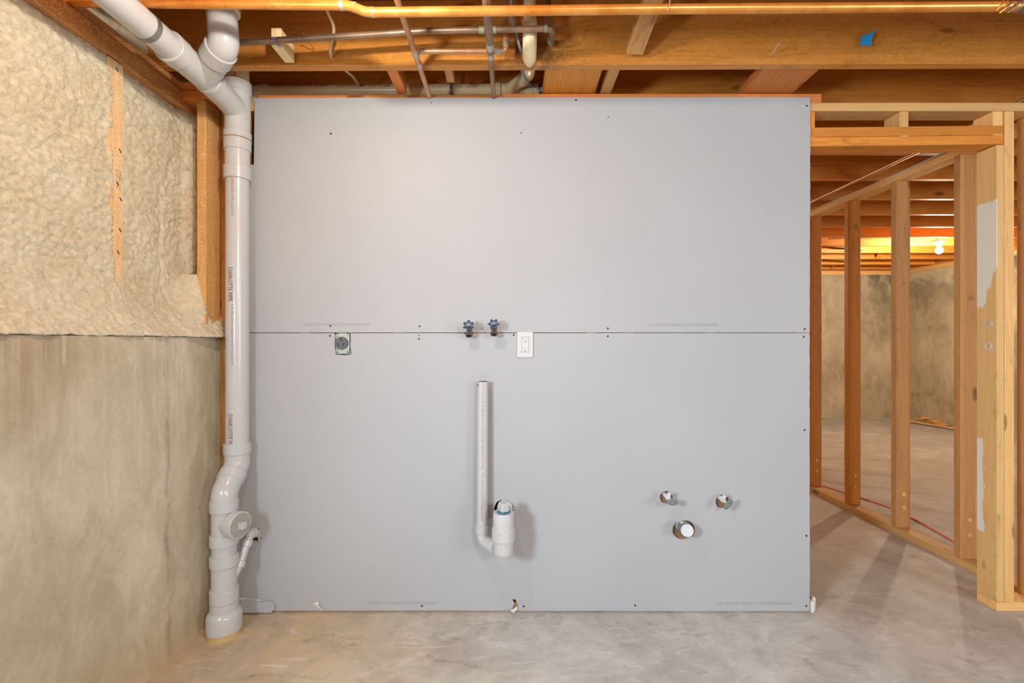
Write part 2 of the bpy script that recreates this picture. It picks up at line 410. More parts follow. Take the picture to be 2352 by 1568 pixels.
M['slot'] = plain('grey_slot', srgb(120, 118, 114), .6)
M['painted'] = plain('white_sprayed_metal', srgb(214, 218, 222), .5)
M['handle_grey'] = plain('grey_green_handle', srgb(136, 144, 142), .4, .3)
M['cap_grey'] = plain('dark_grey_cap', srgb(120, 126, 136), .4, .2)
M['teal'] = plain('teal_thread_tape', srgb(64, 130, 160), .5)
M['orange_cord'] = plain('orange_cord', srgb(255, 122, 60), .5)
M['backing_brown'] = plain('brown_backing', srgb(132, 100, 70), .85)  # for the added sheets behind the drywall
M['porcelain'] = plain('white_porcelain', srgb(240, 238, 230), .3)
bulbm = NT('lit_bulb'); bulbm.b.inputs['Emission Color'].default_value = (1, .84, .62, 1); bulbm.b.inputs['Emission Strength'].default_value = FAR_BULB
M['bulb'] = bulbm.m

# ------------------------------------------------------------------ setting: floor
JB = CZ + 1.091           # underside of the joists
X0, X1, YB, YF = -1.28, 6.02, -2.8, 7.15
bm = bmesh.new(); add_box(bm, (2.3, 2.2, -.05), (8.0, 10.6, .1))
tag(obj('floor', bm, M['floor']), kind='structure')

# left wall: poured concrete below, framed and foamed above
wl = thing('wall_left', (X0, 0, 0), kind='structure')
bm = bmesh.new()
ny, nz = 120, 34
grid = [[None] * (nz + 1) for _ in range(ny + 1)]
for i in range(ny + 1):
    y = YB + (2.035 - YB) * (1 - (1 - i / ny) ** 1.6) if i < ny else 2.035
    for k in range(nz + 1):
        z = 1.204 * k / nz
        x = X0 + .0035 * noise.noise(Vector((y * 3, z * 3, 0))) + .0015 * noise.noise(Vector((y * 17, z * 11, 3)))
        x += .004 * math.exp(-((y - 1.715) / .006) ** 2) * (.5 + noise.noise(Vector((1, z * 14, 9))))
        if k == 0: x += .006
        grid[i][k] = bm.verts.new((x, y, z))
for i in range(ny):
    for k in range(nz):
        bm.faces.new((grid[i][k], grid[i + 1][k], grid[i + 1][k + 1], grid[i][k + 1]))
back = [bm.verts.new((X0 - .25, grid[i][nz].co.y, 1.204)) for i in range(ny + 1)]
for i in range(ny): bm.faces.new((grid[i][nz], grid[i + 1][nz], back[i + 1], back[i]))
obj('concrete_wall', bm, M['left_conc'], wl, 60)
SX = -1.385               # inner face of the left-hand framing
def foam_x(y, z):
    bay = -1.397
    if y > 1.655: bay = -1.402
    if y > 1.95: bay += .045 * (y - 1.95) / .09
    # foam heaped up against the near side of the middle stud
    if 1.44 < y < 1.60: bay += .016 * (y - 1.44) / .16
    t = max(0., min(1., (z - 1.206) / .25))
    x = bay + (-1.272 - bay) * (1 - t) ** 1.9
    if y > 1.80:
        s = (y - 1.80) / .13; tt = max(0., min(1., (z - 1.206) / .20))
        x += .035 * s * (1 - tt)
    x += .009 * noise.noise(Vector((y * 4, z * 4, 1))) + .0050 * noise.noise(Vector((y * 15, z * 17, 5))) + .0046 * noise.noise(Vector((y * 46, z * 50, 7))) + .0040 * noise.noise(Vector((y * 85, z * 95, 2)))
    x += .004 * (1 - 3.2 * abs(noise.noise(Vector((y * 30 + 2 * noise.noise(Vector((y * 9, z * 9, 0))), z * 42, 11)))))
    x += .003 * (1 - 3 * abs(noise.noise(Vector((y * 70, z * 80, 21)))))
    x -= .012 * math.exp(-((y - 1.84 - .02 * noise.noise(Vector((2, z * 8, 0)))) / .006) ** 2) * (1 if 1.25 < z < 1.75 else 0)
    if z > 2.10: x -= (z - 2.10) * .25
    return x
ys = [YB + k * .05 for k in range(int((.95 - YB) / .05))]; y = ys[-1] + .02
while y < 2.035: ys.append(y); y += .0056
ys.append(2.039)
zs = []; z = 1.206
while z < 2.215: zs.append(z); z += .0062
bm = bmesh.new(); G = []
for yy in ys:
    G.append([bm.verts.new((foam_x(yy, zz), yy + .006 * noise.noise(Vector((yy * 20, zz * 20, 8))), zz + (.006 * noise.noise(Vector((yy * 22, 3, 1))) if zz == zs[0] else 0))) for zz in zs])
for a, b in zip(G, G[1:]):
    for k in range(len(zs) - 1): bm.faces.new((a[k], b[k], b[k + 1], a[k + 1]))
lo = [bm.verts.new((-1.45, yy, 1.2052)) for yy in ys]
for i in range(len(ys) - 1): bm.faces.new((G[i][0], G[i + 1][0], lo[i + 1], lo[i]))
obj('spray_foam', bm, M['foam'], wl, 180)
# right end of the foam, tucked round the corner stud above the ledge
bm = bmesh.new()
rows = []
for i in range(44):
    t = i / 43; z0 = 1.2065 + .262 * t
    Pb = Vector((-1.279, 2.022 - .093 * t / .45, z0)) if t < .45 else Vector((-1.282 - .040 * ((t - .45) / .55) ** .8, 1.929, z0))
    Pc = Pb + (Vector((-.02, 0, 0)) if t < .45 else Vector((0, .02, 0)))
    ya = 1.80 + .125 * t; A = Vector((foam_x(ya, z0) - .006, ya, z0)); row = []
    for k in range(15):
        u = k / 13
        p = Pc if k == 14 else A.lerp(Pb, u) + Vector((.003, -.003, 0)) * math.sin(math.pi * min(1, u)) 
        p = p + Vector((1, -1, .3)) * (.0045 * noise.noise(p * 45) + .0025 * noise.noise(p * 100)) + Vector((0, 0, .008 * noise.noise(Vector((k, i * .5, 3)))))
        row.append(bm.verts.new(p))
    rows.append(row)
for a, b in zip(rows, rows[1:]):
    for k in range(14): bm.faces.new((a[k], a[k + 1], b[k + 1], b[k]))
obj('foam_bead', bm, M['foam'], wl, 180)
# framing that shows through
lumber('stud', (SX - .09, 1.585, 1.34), (SX, 1.645, JB - .11), M['foamy3'], wl)
for y in (-2.6, -2.1, -1.6, -1.1, -.6, -.1, .37, .78, 1.18): lumber('stud', (SX - .10, y - .02, 1.30), (SX - .012, y + .02, JB - .11), M['foamy3'], wl)
lumber('top_plate', (SX - .10, YB, JB - .076 - .03), (SX + .004, 2.03, JB - .042), M['foamy'], wl)
lumber('top_plate', (SX - .10, YB, JB - .040), (SX - .006, 2.03, JB), M['foamy'], wl)
lumber('rim_board', (SX - .10, YB, JB + .001), (SX - .068, YF, JB + .262), M['foamy2'], wl)
bm = bmesh.new(); G = []
for i in range(150):
    yy = YB + (1.80 - YB) * (i / 149) ** .7
    G.append([bm.verts.new((SX - .045 + .018 * noise.noise(Vector((yy * 9, k, 3))) + (.014 if k in (1, 2) else 0) - (k * .004), yy, JB + .002 + k * .03 + .006 * noise.noise(Vector((yy * 12, k, 8))))) for k in range(8)])
for a, b in zip(G, G[1:]):
    for k in range(7): bm.faces.new((a[k], b[k], b[k + 1], a[k + 1]))
obj('rim_foam', bm, M['foam'], wl, 180)
box_obj('corner_backing', (-1.46, 2.040, 1.2), (-1.27, 2.06, JB - .08), M['brown'], wl)
# corner stud and blocking
lumber('corner_stud', (-1.322, 1.935, 1.206), (-1.284, 2.028, JB - .078), M['foamy2'], wl)
lumber('corner_block', (-1.43, 1.935, JB - .076), (-1.25, 2.028, JB - .038), M['orange'], wl, axis=0)
lumber('corner_block', (-1.43, 1.94, JB - .036), (-1.23, 2.028, JB), M['orange'], wl, axis=0)
for i, (y, z) in enumerate([(1.617, 2.14), (1.63, 1.86), (1.62, 1.74), (1.632, 1.69), (1.63, 1.58), (1.622, 1.50)]):
    bm = bmesh.new(); add_box(bm, (SX + .0015, y, z), (.002, .002, .014), Matrix.Rotation(.6, 3, 'X'))
    obj('staple', bm, M['darkscrew'], wl)

# ------------------------------------------------------------------ setting: ceiling
box_c = bmesh.new(); add_box(box_c, (2.3, 2.2, JB + .27), (7.9, 10.4, .02))
ceil = tag(obj('ceiling', box_c, M['sub']), kind='structure')
for lo_, hi_ in (((-1.45, YF - .06, JB), (6.2, YF - .02, JB + .262)), ((6.02, YB, JB), (6.06, YF - .07, JB + .262)), ((-1.45, YB - .05, JB), (6.2, YB - .01, JB + .262))):
    lumber('rim_board', lo_, hi_, M['joist'], ceil)
JY = [1.815 + .43 * k for k in range(-10, 13)]
for k, y in enumerate(JY):
    tilt = .017 if abs(y - 1.815) < .01 else 0.0
    if abs(y - 1.815) < .01:
        # the joist in front of the wall: notched where the vent passes through
        o = beam('joist', (-1.45, y + .019 + tilt, JB + .13), (6.0, y + .019 - tilt * 1.6, JB + .13), .038, .258, M['joist_main'], ceil)
    else:
        o = beam('joist', (-1.45, y + .019, JB + .13), (6.0, y + .019, JB + .13), .038, .258, M['joist'], ceil)
def bridge(a, b, w=.066, t=.02, mat='joist', name='bridging_strut'):
    return beam(name, a, b, w, t, M[mat], ceil, up=(0, 0, 1))
yj = 1.815
bridge(at(1545, -130, 1.44), at(1457, 118, 1.80), .064, .036, 'brown')
lumber('blocking', (.392, yj + .042, JB + .004), (.436, 2.24, JB + .05), M['brown'], ceil, axis=1)
lumber('blocking', (-.508, yj + .042, JB + .006), (-.466, 2.05, JB + .075), M['orange'], ceil, axis=1)
lumber('blocking', (-.275, yj + .042, JB + .008), (-.243, 1.96, JB + .05), M['brown'], ceil, axis=1)
for x in (.95, 2.75, 4.6):                # crossed pairs further back in the basement
    for k in range(len(JY) - 1):
        if JY[k] < 4.2: continue
        y0, y1 = JY[k] + .04, JY[k + 1] - .002
        bridge((x, y0, JB + .01), (x + .08, y1, JB + .24), .05, .02); bridge((x + .24, y1, JB + .012), (x + .10, y0, JB + .24), .05, .02)
# diagonal laid boards on the undersides beyond
for (xa, ya, xb, yb) in ((3.55, 5.16, 5.0, 4.80), (3.3, 5.2, 4.25, 5.6), (2.9, 6.0, 4.2, 5.62), (3.5, 6.02, 4.8, 6.4)):
    bridge((xa, ya, JB + .06), (xb, yb, JB + .02), .06, .02, 'stud')
# short nailer boards lying between the near joist and the wall plate
lumber('nailer_board', (.135, yj + .042, JB + .004), (.365, 2.24, JB + .042), M['joist'], ceil, axis=1)
lumber('nailer_board', (1.015, yj + .042, JB + .004), (1.238, 2.24, JB + .042), M['orange'], ceil, axis=1)

# ------------------------------------------------------------------ setting: drywalled partition (back wall)
YW = 2.032                # front face of its framing; the boards lie in front of it
wb = thing('wall_back', (0, YW, 0), kind='structure')
lumber('top_plate', (-1.12, YW, JB - .038), (-.045, YW + .089, JB - .006), M['orange'], wb)
lumber('top_plate', (-.043, YW, JB - .038), (1.363, YW + .089, JB), M['orange'], wb)
lumber('top_plate', (-1.20, YW, JB - .076), (2.45, YW + .089, JB - .039), M['stud'], wb)
lumber('bottom_plate', (-1.27, YW, 0), (1.298, YW + .089, .038), M['brown'], wb)
for x in (-1.28, -1.215, -.93, -.52, -.115, .33, .50, .86, 1.26):
    lumber('stud', (x, YW, .039), (x + .038, YW + .089, JB - .077), M['joist' if x < -1.1 else 'brown'], wb)
lumber('cripple', (1.299, YW, JB - .076 - .118), (1.335, YW + .089, JB - .077), M['joist'], wb, axis=2)
lumber('cripple', (1.709, YW, JB - .192), (1.747, YW + .089, JB - .077), M['stud'], wb, axis=2)
lumber('cripple', (2.118, YW, JB - .183), (2.163, YW + .089, JB - .077), M['stud'], wb, axis=2)
zt = JB - .151
beam('header_board', (1.30, YW + .0445, zt - .019), (2.166, YW + .0445, zt - .009), .089, .042, M['joist'], wb)
beam('header_board', (1.30, YW + .0445, zt - .061), (2.166, YW + .0445, zt - .051), .089, .040, M['joist'], wb)
lumber('jack_stud', (2.135, YW, .039), (2.168, YW + .089, zt - .074), M['jamb'], wb)
for cy_, cz_, ry_, rz_, tw in ((2.066, 1.166, .013, .015, 0), (2.068, 1.268, .017, .012, .6)):
    ring_ = [Vector((2.1335, cy_ + ry_ * math.cos(a_) + .3 * tw * rz_ * math.sin(a_), cz_ + rz_ * math.sin(a_))) for a_ in [2 * math.pi * k / 22 for k in range(23)]]
    tube('paint_mark', ring_[:20] if tw else ring_, .0036, M['cover'], wb, 8)
lumber('king_stud', (2.170, YW, .039), (2.212, YW + .089, JB - .077), M['stud'], wb)
lumber('bottom_plate', (2.135, YW, 0), (6.0, YW + .089, .038), M['stud'], wb)
for x in (2.319, 2.72, 3.13, 3.54, 3.95, 4.36, 4.77, 5.18, 5.6):
    lumber('stud', (x, YW, .039), (x + .038, YW + .089, JB - .077), M['brown'], wb)
lumber('top_plate', (2.452, YW, JB - .076), (6.0, YW + .089, JB - .039), M['stud'], wb)
for x0_, x1_ in ((.54, .857), (.90, 1.257)):
    lumber('hole_backing', (x0_, YW + .002, .30), (x1_, YW + .02, .56), M['backing_brown'], wb)  # boards added behind the holes so they show brown, not black
box_obj('rear_light_block', (-1.28, YW + .0895, .01), (1.30, YW + .10, JB - .078), M['backing_brown'], wb)  # sheet added behind the studs to stop light leaking through the wall

def board(name, outline, holes, mat, y0=YW - .0127, th=.0125):
    cu = bpy.data.curves.new('b', 'CURVE'); cu.dimensions = '2D'; cu.fill_mode = 'BOTH'; cu.extrude = th / 2
    for poly in [outline] + holes:
        s = cu.splines.new('POLY'); s.points.add(len(poly) - 1); s.use_cyclic_u = True
        for p, (x, z) in zip(s.points, poly): p.co = (x, z, 0, 1)
    o = bpy.data.objects.new('b', cu); C.objects.link(o)
    me = bpy.data.meshes.new_from_object(o.evaluated_get(bpy.context.evaluated_depsgraph_get())); bpy.data.objects.remove(o)
    me.transform(Matrix.Translation((0, y0 + th / 2, 0)) @ Matrix.Rotation(math.pi / 2, 4, 'X'))
    me.name = name
    r = link_mesh(name, me, mat, wb)
    me.materials.append(M['gypsum'])
    for p in me.polygons:
        if abs(p.normal.y) < .5: p.material_index = 1
    return r
YD = YW - .0127           # face of the drywall
def wx(px): return (px - 1176) / F * YD
def wz(py): return CZ + (784 - py) / F * YD
def hole(px, py, rpx, jag=.06, ry=None, n=36):
    return [(wx(px + rpx * math.cos(a) * (1 + random.uniform(-jag, jag))), wz(py + (ry or rpx) * math.sin(a) * (1 + random.uniform(-jag, jag)))) for a in [2 * math.pi * k / n for k in range(n)]]
def rag(p, q, n, amp):
    out = []
    for k in range(n):
        t = k / n; out.append((p[0] + (q[0] - p[0]) * t + random.uniform(-amp, amp), p[1] + (q[1] - p[1]) * t + random.uniform(-amp, amp)))
    return out
zs_ = wz(763.6)
upper = rag((wx(585), wz(224.5)), (wx(1861), wz(223)), 40, .0009) + rag((wx(1861.5), wz(223)), (wx(1859.5), zs_), 40, .0012) + \
    [(wx(1859.5), zs_ + .0006), (wx(540), zs_ + .0006), (wx(540), wz(378)), (wx(583), wz(378))]
# dips of the lower edge above the outlet cut-out and round the valve stems
board('drywall_sheet', upper, [], M['drywall'])
zl = zs_ - .0022
lower = [(wx(514), wz(800)), (wx(545), wz(800)), (wx(545), zl)] + [(wx(767), zl)] + rag((wx(769), wz(772)), (wx(769), wz(814)), 6, .001) + [(wx(770), wz(815))] + \
    rag((wx(774), wz(815)), (wx(806), wz(815)), 6, .0012) + rag((wx(806), wz(813)), (wx(805), wz(770)), 8, .0022) + [(wx(806), zl)] + \
    [(wx(1066), zl), (wx(1067), wz(767)), (wx(1086), wz(767)), (wx(1087), zl), (wx(1124), zl), (wx(1125), wz(766)), (wx(1144), wz(766)), (wx(1145), zl)] + \
    rag((wx(1859.5), zl), (wx(1860), wz(1402)), 50, .0011) + rag((wx(1860), wz(1403)), (wx(1180), wz(1402.5)), 20, .0006) + \
    [(wx(1188), wz(1402)), (wx(1190), wz(1388)), (wx(1184), wz(1377)), (wx(1176), wz(1375)), (wx(1181), wz(1386)), (wx(1176), wz(1402))] + \
    rag((wx(1174), wz(1402)), (wx(514), wz(1402)), 20, .0006)
lower_holes = [hole(1157, 1168, 22), hole(1531, 1142, 15, .03), hole(1660, 1152, 16, .04), hole(1571, 1217, 26, .03, 23),
    [(wx(563), wz(1214)), (wx(580), wz(1213)), (wx(594), wz(1213)), (wx(598), wz(1222)), (wx(595), wz(1231)), (wx(601), wz(1237)), (wx(594), wz(1243)), (wx(578), wz(1243)), (wx(563), wz(1241))]]
board('drywall_sheet', lower, lower_holes, M['drywall'])
for px, py in [(1323, 230), (1397, 269), (990, 236), (1853, 243), (760, 307), (1197, 305), (759, 748), (964, 749), (1396, 754), (1848, 755), (758, 771), (962, 778), (963, 770), (1180, 769),
               (1396, 772), (1846, 773), (1848, 987), (1852, 1230), (1852, 1391), (1459, 1390), (1203, 1392), (969, 1391)]:
    small = (px, py) in ((990, 236), (1197, 305), (1397, 269), (963, 770))
    r = .0026 if small else .0042
    lathe('drywall_screw', (wx(px), YD + .001, wz(py)), (0, -1, 0), [(0, r), (.0018, r), (.0015, r * .35)], M['darkscrew'], wb, 12)
for x0, x1, y in ((694, 850, 747.5), (1492, 1650, 748.5), (845, 1005, 1387), (1648, 1818, 1388)):
    text_flat('board_print', '1/2 UP LITE-WEIGHT GYPSUM BOARD', (wx(x0), YD - .0006, wz(y)), wx(x1) - wx(x0), .0105, M['print'], wb)
# torn facing paper near the floor
def flap(name, pts, mat, depth):
    bm = bmesh.new(); vs = [bm.verts.new((wx(px), YD - .001 - d * depth, wz(py))) for px, py, d in pts]
    vb = [bm.verts.new(v.co + Vector((0, .0008, -.0004))) for v in vs]
    bm.faces.new(vs); bm.faces.new(vb[::-1])
    for i in range(len(vs)): bm.faces.new((vs[i], vs[(i + 1) % len(vs)], vb[(i + 1) % len(vs)], vb[i]))
    return obj(name, bm, mat, wb)
flap('torn_paper', [(546, 1374, 0), (572, 1373, .3), (588, 1375, .4), (600, 1380, .5), (622, 1378, .4), (632, 1384, .6), (634, 1393, .8), (627, 1402, 1), (552, 1402, 1), (548, 1388, .6)], M['drywall'], .014)
flap('torn_paper', [(546, 1371, .3), (574, 1371, .5), (592, 1373, .6), (606, 1377, .6), (596, 1381, .2), (572, 1378, .2), (546, 1378, .2)], M['gypsum'], .01)
flap('torn_paper', [(720, 1386, .1), (727, 1380, .4), (735, 1381, .8), (734, 1387, .9), (741, 1395, .7), (748, 1399, .3), (736, 1398, .2)], M['gypsum'], .008)
flap('torn_paper', [(1171, 1400, .2), (1178, 1396, .9), (1187, 1390, .6), (1189, 1398, .5), (1180, 1404, .9), (1175, 1403, .5)], M['gypsum'], .008)
flap('torn_paper', [(596, 1216, .4), (600, 1212, .8), (599, 1223, .8), (597, 1231, .6), (601, 1238, .9), (597, 1243, .6), (593, 1237, .2)], M['gypsum'], .006)

# ------------------------------------------------------------------ setting: open stud partition on the right and the far basement
XP = 2.367
wr = thing('wall_right', (XP, 3.2, 0), kind='structure')
PB, PT = CZ + .990, CZ + 1.028
lumber('bottom_plate', (XP, YW + .09, 0), (XP + .089, 5.9, .038), M['stud'], wr)
lumber('top_plate', (XP, YW + .09, PB), (XP + .089, 5.9, PT), M['stud'], wr)
for i, (y, m) in enumerate([(2.436, 'brown'), (2.845, 'brown'), (3.25, 'joist'), (3.66, 'joist'), (4.07, 'stud'), (4.48, 'stud'), (4.89, 'stud'), (5.3, 'stud'), (5.7, 'stud')]):
    lumber('stud', (XP, y, .039), (XP + .089, y + .038, PB - .001), M[m], wr)
    if i < 4:
        for z in (.165, .245):
            lathe('nail_plug', (XP + .047, y, z), (0, -1, 0), [(0, .013), (.005, .0125), (.008, .007)], M['stud'], wr, 14)
far = tag(box_obj('wall_far', (X0, YF, 0), (X1 + .2, YF + .2, CZ + 1.03), M['far_conc']), kind='structure')
side = tag(box_obj('wall_far_right', (X1, YB, 0), (X1 + .2, YF, CZ + 1.03), M['far_conc']), kind='structure')
tag(box_obj('trim_1', (X0, YF - .012, CZ + 1.031), (X1, YF + .18, JB - .001), M['stud']), kind='structure')
tag(box_obj('trim_2', (X1 - .012, YB, CZ + 1.031), (X1 + .18, YF - .014, JB - .001), M['stud']), kind='structure')
lx = tag(box_obj('wall_rear', (X0 - .2, YB - .1, 0), (X1, YB - .001, JB), M['far_conc']), kind='structure')
tag(box_obj('wall_far_left', (X0 - .22, 2.12, 0), (X0, YF, JB), M['far_conc']), kind='structure')

# ------------------------------------------------------------------ main white drain stack
P = M['pvc']
SXX, SY, R3 = -1.167, 1.962, .0452
LY = 1.872                # lower run stands forward of the upper one
st = thing('drain_stack', (SXX, LY, 0), 'thick white plastic drain stack in the left corner with branches running overhead', 'pipe')
U = lambda z: Vector((SXX, SY, z)); L_ = lambda z: Vector((SXX, LY, z))
tube('pipe', [U(.74), U(1.90)], R3, P, st, 32)
# top of stack
hub('coupling', U(1.872), U(1.928), .0522, P, st)
tube('pipe', [U(1.92), U(2.02)], .0475, P, st, 32)
hub('coupling', U(1.995), U(2.042), .0522, P, st)
hub('coupling', U(2.044), U(2.075), .0522, P, st)
# long sweep wye: straight body with the branch sweeping in from the front
hz = CZ + 1.0
bm = bmesh.new()
add_lathe(bm, U(2.07), (0, 0, 1), [(0, .048), (.10, .050), (.17, .050), (.172, .054), (.215, .054), (.217, .047)], 32)
sweep = fillet([U(2.08), U(2.16), Vector((SXX - .001, SY - .075, hz - .006)), Vector((SXX, SY - .20, hz))], .09, 8)
add_tube(bm, sweep, .0485, 32)
obj('sweep_wye', bm, P, st, 40)
tube('glue_line', [U(2.288), U(2.2895)], .0505, M['primer'], st, 28)
tube('riser_pipe', [U(2.28), U(JB + .24)], R3, M['cream'], st, 28)
text_on_pipe('pipe_print', '00 PVC', U(2.37), (0, 0, -1), R3, .1, .09, .016, M['pinkred'], st)
# horizontal overhead run coming towards the viewer
Hc = lambda y: Vector((SXX, y, hz + .004))
hub('coupling', Hc(1.765), Hc(1.80), .0535, P, st)
bm = bmesh.new()
add_tube(bm, [Hc(1.79), Hc(1.60)], .0495, 32)
jb = Vector((-1.06, 1.665, hz + .038))
add_tube(bm, fillet([Hc(1.79), Hc(1.745), jb], .03, 6), .0495, 32)
obj('double_wye', bm, P, st, 40)
hub('coupling', Hc(1.565), Hc(1.615), .0535, P, st)
tube('overhead_pipe', [Hc(1.60), Hc(-2.75)], R3, P, st, 32)
tube('steel_band', [Hc(1.482), Hc(1.462)], R3 + .0012, M['steel'], st, 32)
dj = (jb - Hc(1.745)).normalized()
hub('coupling', jb - dj * .03, jb + dj * .028, .0535, P, st)
el = fillet([jb, jb + dj * .055, Vector((-1.028, 1.632, hz + .17)), Vector((-1.022, 1.632, hz + .22))], .05, 8)
tube('elbow', el, .0485, P, st, 32)
hub('cream_hub', Vector((-1.022, 1.632, hz + .166)), Vector((-1.02, 1.632, hz + .225)), .0545, M['cream'], st)
tube('riser_pipe', [Vector((-1.02, 1.632, hz + .19)), Vector((-1.02, 1.632, JB + .24))], R3, M['cream'], st, 28)
# offset near the floor
hub('coupling', U(.712), U(.758), .0525, P, st)
off = fillet([U(.715), U(.665), L_(.575), L_(.52)], .045, 8)
tube('offset_elbow', off, .0485, P, st, 32)
mid = (U(.665) + L_(.575)) / 2; dd = (L_(.575) - U(.665)).normalized()
hub('coupling', mid - dd * .028, mid + dd * .014, .0525, P, st)
hub('coupling', L_(.502), L_(.545), .0525, P, st)
lathe('cleanout_tee', L_(.36), (0, 0, 1), [(0, .0455), (0, .0465), (.15, .0465), (.15, .045)], P, st, 32)
bd = Vector((.955, -.30, 0)).normalized(); bc = L_(.452)
bm = bmesh.new(); add_tube(bm, [bc, bc + bd * .06], .043, 32); obj('cleanout_branch', bm, P, st, 40)
hb = hub('cleanout_hub', bc + bd * .05, bc + bd * .085, .0535, P, st)
pg = lathe('cleanout_plug', bc + bd * .06, bd, [(0, .046), (.022, .046), (.0225, .045)], P, st, 32)
bm = bmesh.new(); add_box(bm, bc + bd * .09, (.03, .024, .026), Matrix.Rotation(math.atan2(-.30, .955), 3, 'Z'), .002); obj('plug_nut', bm, P, pg)
lathe('recess_ring', bc + bd * .0815, bd, [(0, .0475), (.0045, .0475), (.0045, .045)], M['seam'], st, 32)
hub('coupling', L_(.366), L_(.410), .0525, P, st)
tube('pipe', [L_(.30), L_(.37)], R3, P, st, 32)
hub('coupling', L_(.282), L_(.326), .0525, P, st)
lathe('lower_fitting', L_(.16), (0, 0, 1), [(0, .0465), (.13, .0465)], P, st, 32)
hub('coupling', L_(.138), L_(.190), .0525, P, st)
lathe('reducer', L_(.098), (0, 0, 1), [(0, .0515), (.04, .0515)], P, st, 32)
lathe('base_collar', L_(.036), (0, 0, 1), [(-.012, .060), (-.012, .0640), (.045, .0645), (.056, .061), (.067, .0515)], P, st, 36)
lathe('stub_ring', L_(.0), (0, 0, 1), [(0, .0625), (.0235, .0620), (.024, .058)], M['ring'], st, 36)
lathe('joint_line', L_(.1375), (0, 0, 1), [(0, .0518), (.0012, .0518)], M['seam'], st, 32)
lathe('joint_line', U(2.0425), (0, 0, 1), [(0, .0518), (.0015, .0518)], M['primer'], st, 32)
# small trap arm joining from the wall
ar = [at(594, 1226, 2.04), at(577, 1222, 1.965), at(563, 1258, 1.935), at(549, 1300, 1.90), at(530, 1335, 1.88)]
tube('trap_arm', fillet(ar, .02), .0165, P, st, 20)
for a, b, r in ((0, 1, .021), (1, 2, .021)):
    q = Vector(ar[b]); d_ = (Vector(ar[a]) - q).normalized()
    hub('arm_coupling', q + d_ * .006 if a else q + d_ * .012, q + d_ * .032, r, P, st, .015)
q = Vector(ar[3]); d_ = (Vector(ar[2]) - q).normalized(); hub('arm_coupling', q - d_ * .004, q + d_ * .02, .021, P, st, .015)
# lettering down the pipe: tops of the letters face right
def stack_text(s, py0, py1, ang, h, mat):
    z0 = CZ + (784 - py0) / F * (SY - .04); z1 = CZ + (784 - py1) / F * (SY - .04)
    text_on_pipe('pipe_print', s, (SXX, SY, z0), (0, 0, -1), R3, ang, z0 - z1, h, mat, st)
VA = -.52                 # the side of the pipe that faces the camera lies this far round
stack_text('CHARLOTTE', 614, 667, -.26, .0175, M['red'])
stack_text('PIPE', 672, 692, -.26, .0175, M['red'])
stack_text('CHARLOTTE PI', 950, 1018, -.26, .0175, M['red'])
stack_text('3 IN. PVC-DWV SCHEDULE 40 ASTM D-2665 NSF', 699, 838, .0, .010, M['faintred'])
stack_text('SCHEDULE 40 ASTM D-2665 NSF', 402, 495, .0, .010, M['faintred'])

# small white vent in the slot between stack and board
# ------------------------------------------------------------------ cream vent pipe along the top of the wall
VY = 2.165; CR = M['cream']; rv = .0242
vt = thing('vent_pipe', at(860, 206, VY), 'long cream plastic vent pipe with red print lying along the top of the wall', 'pipe')
va, vb_ = at(604, 208.5, VY), at(1146, 205, VY)
tube('pipe', [va, vb_], rv, CR, vt)
tube('elbow', fillet([at(620, 208.5, VY), at(586, 208.5, VY), at(577, 232, 2.13), at(575, 250, 2.12)], .03), .027, CR, vt)
hub('coupling', at(598, 208.5, VY), at(616, 208.5, VY), .0295, CR, vt)
wa = at(1150, 205, VY); wc = at(1236, 205, VY)
hub('coupling', at(1139, 205, VY), wa, .0295, CR, vt); tube('glue_line', [at(1150, 205, VY), at(1151, 205, VY)], .0285, M['primer'], vt)
j = at(1178, 205, VY); k1 = at(1206, 178, 2.05); k2 = at(1216, 160, 1.93)
bm = bmesh.new(); add_tube(bm, [wa, wc], .0262, 24); add_tube(bm, [at(1168, 206, VY), k1], .0272, 24); obj('wye', bm, CR, vt, 40)
hub('coupling', at(1210, 205, VY), at(1224, 205, VY), .0295, CR, vt); hub('coupling', at(1226, 205, VY), at(1236, 205, VY), .0295, CR, vt)
d_ = (k1 - j).normalized(); hub('coupling', k1 - d_ * .03, k1 - d_ * .004, .0295, CR, vt)
tube('glue_line', [k1 - d_ * .0045, k1 - d_ * .002], .0285, M['primer'], vt)
tube('elbow', fillet([k1 - d_ * .01, at(1214, 170, 2.0), at(1216, 152, 1.90), at(1216, 130, 1.80), at(1217, 95, 1.745), at(1217, 60, 1.74)], .03), .0272, CR, vt)
tube('glue_line', [at(1217, 64, 1.74), at(1217, 61, 1.74)], .0285, M['primer'], vt)
hub('coupling', at(1217, 72, 1.74), at(1217, 50, 1.74), .0288, CR, vt)
tube('riser_pipe', [at(1217, 60, 1.74), at(1217, -40, 1.74)], rv, CR, vt)
box_obj('cleanout_plug', at(1238, 212, VY + .008), at(1245, 200, VY - .008) + Vector((0, .001, 0)), CR, vt)
for s_, x0, x1 in (('PVC-1120 SCH 40 ASTM D-1785 NSF-DWV', 610, 760), ('1 1/2 IN. PVC-DWV ASTM D-2665', 770, 900), ('SCHEDULE 40 NSF-DWV', 934, 1030), ('PVC-1120 ASTM D-1785', 1046, 1136)):
    a, b = at(x0, 208, VY), at(x1, 207, VY)
    text_on_pipe('pipe_print', s_, a, b - a, rv, .10, (b - a).length, .014, M['pinkred'], vt)
tag(tube('slot_riser', fillet([at(548, 395, 2.05), at(569, 340, 2.10), at(570, 240, 2.10)], .04), .022, P, vt), 'white lower riser')
for a, b in ((238, 252), (254, 262), (312, 322), (324, 336)): hub('slot_coupling', at(570, a, 2.10), at(570, b, 2.10), .0275, P, vt, .02)
bm = bmesh.new(); sx = at(1038, 200, VY).x
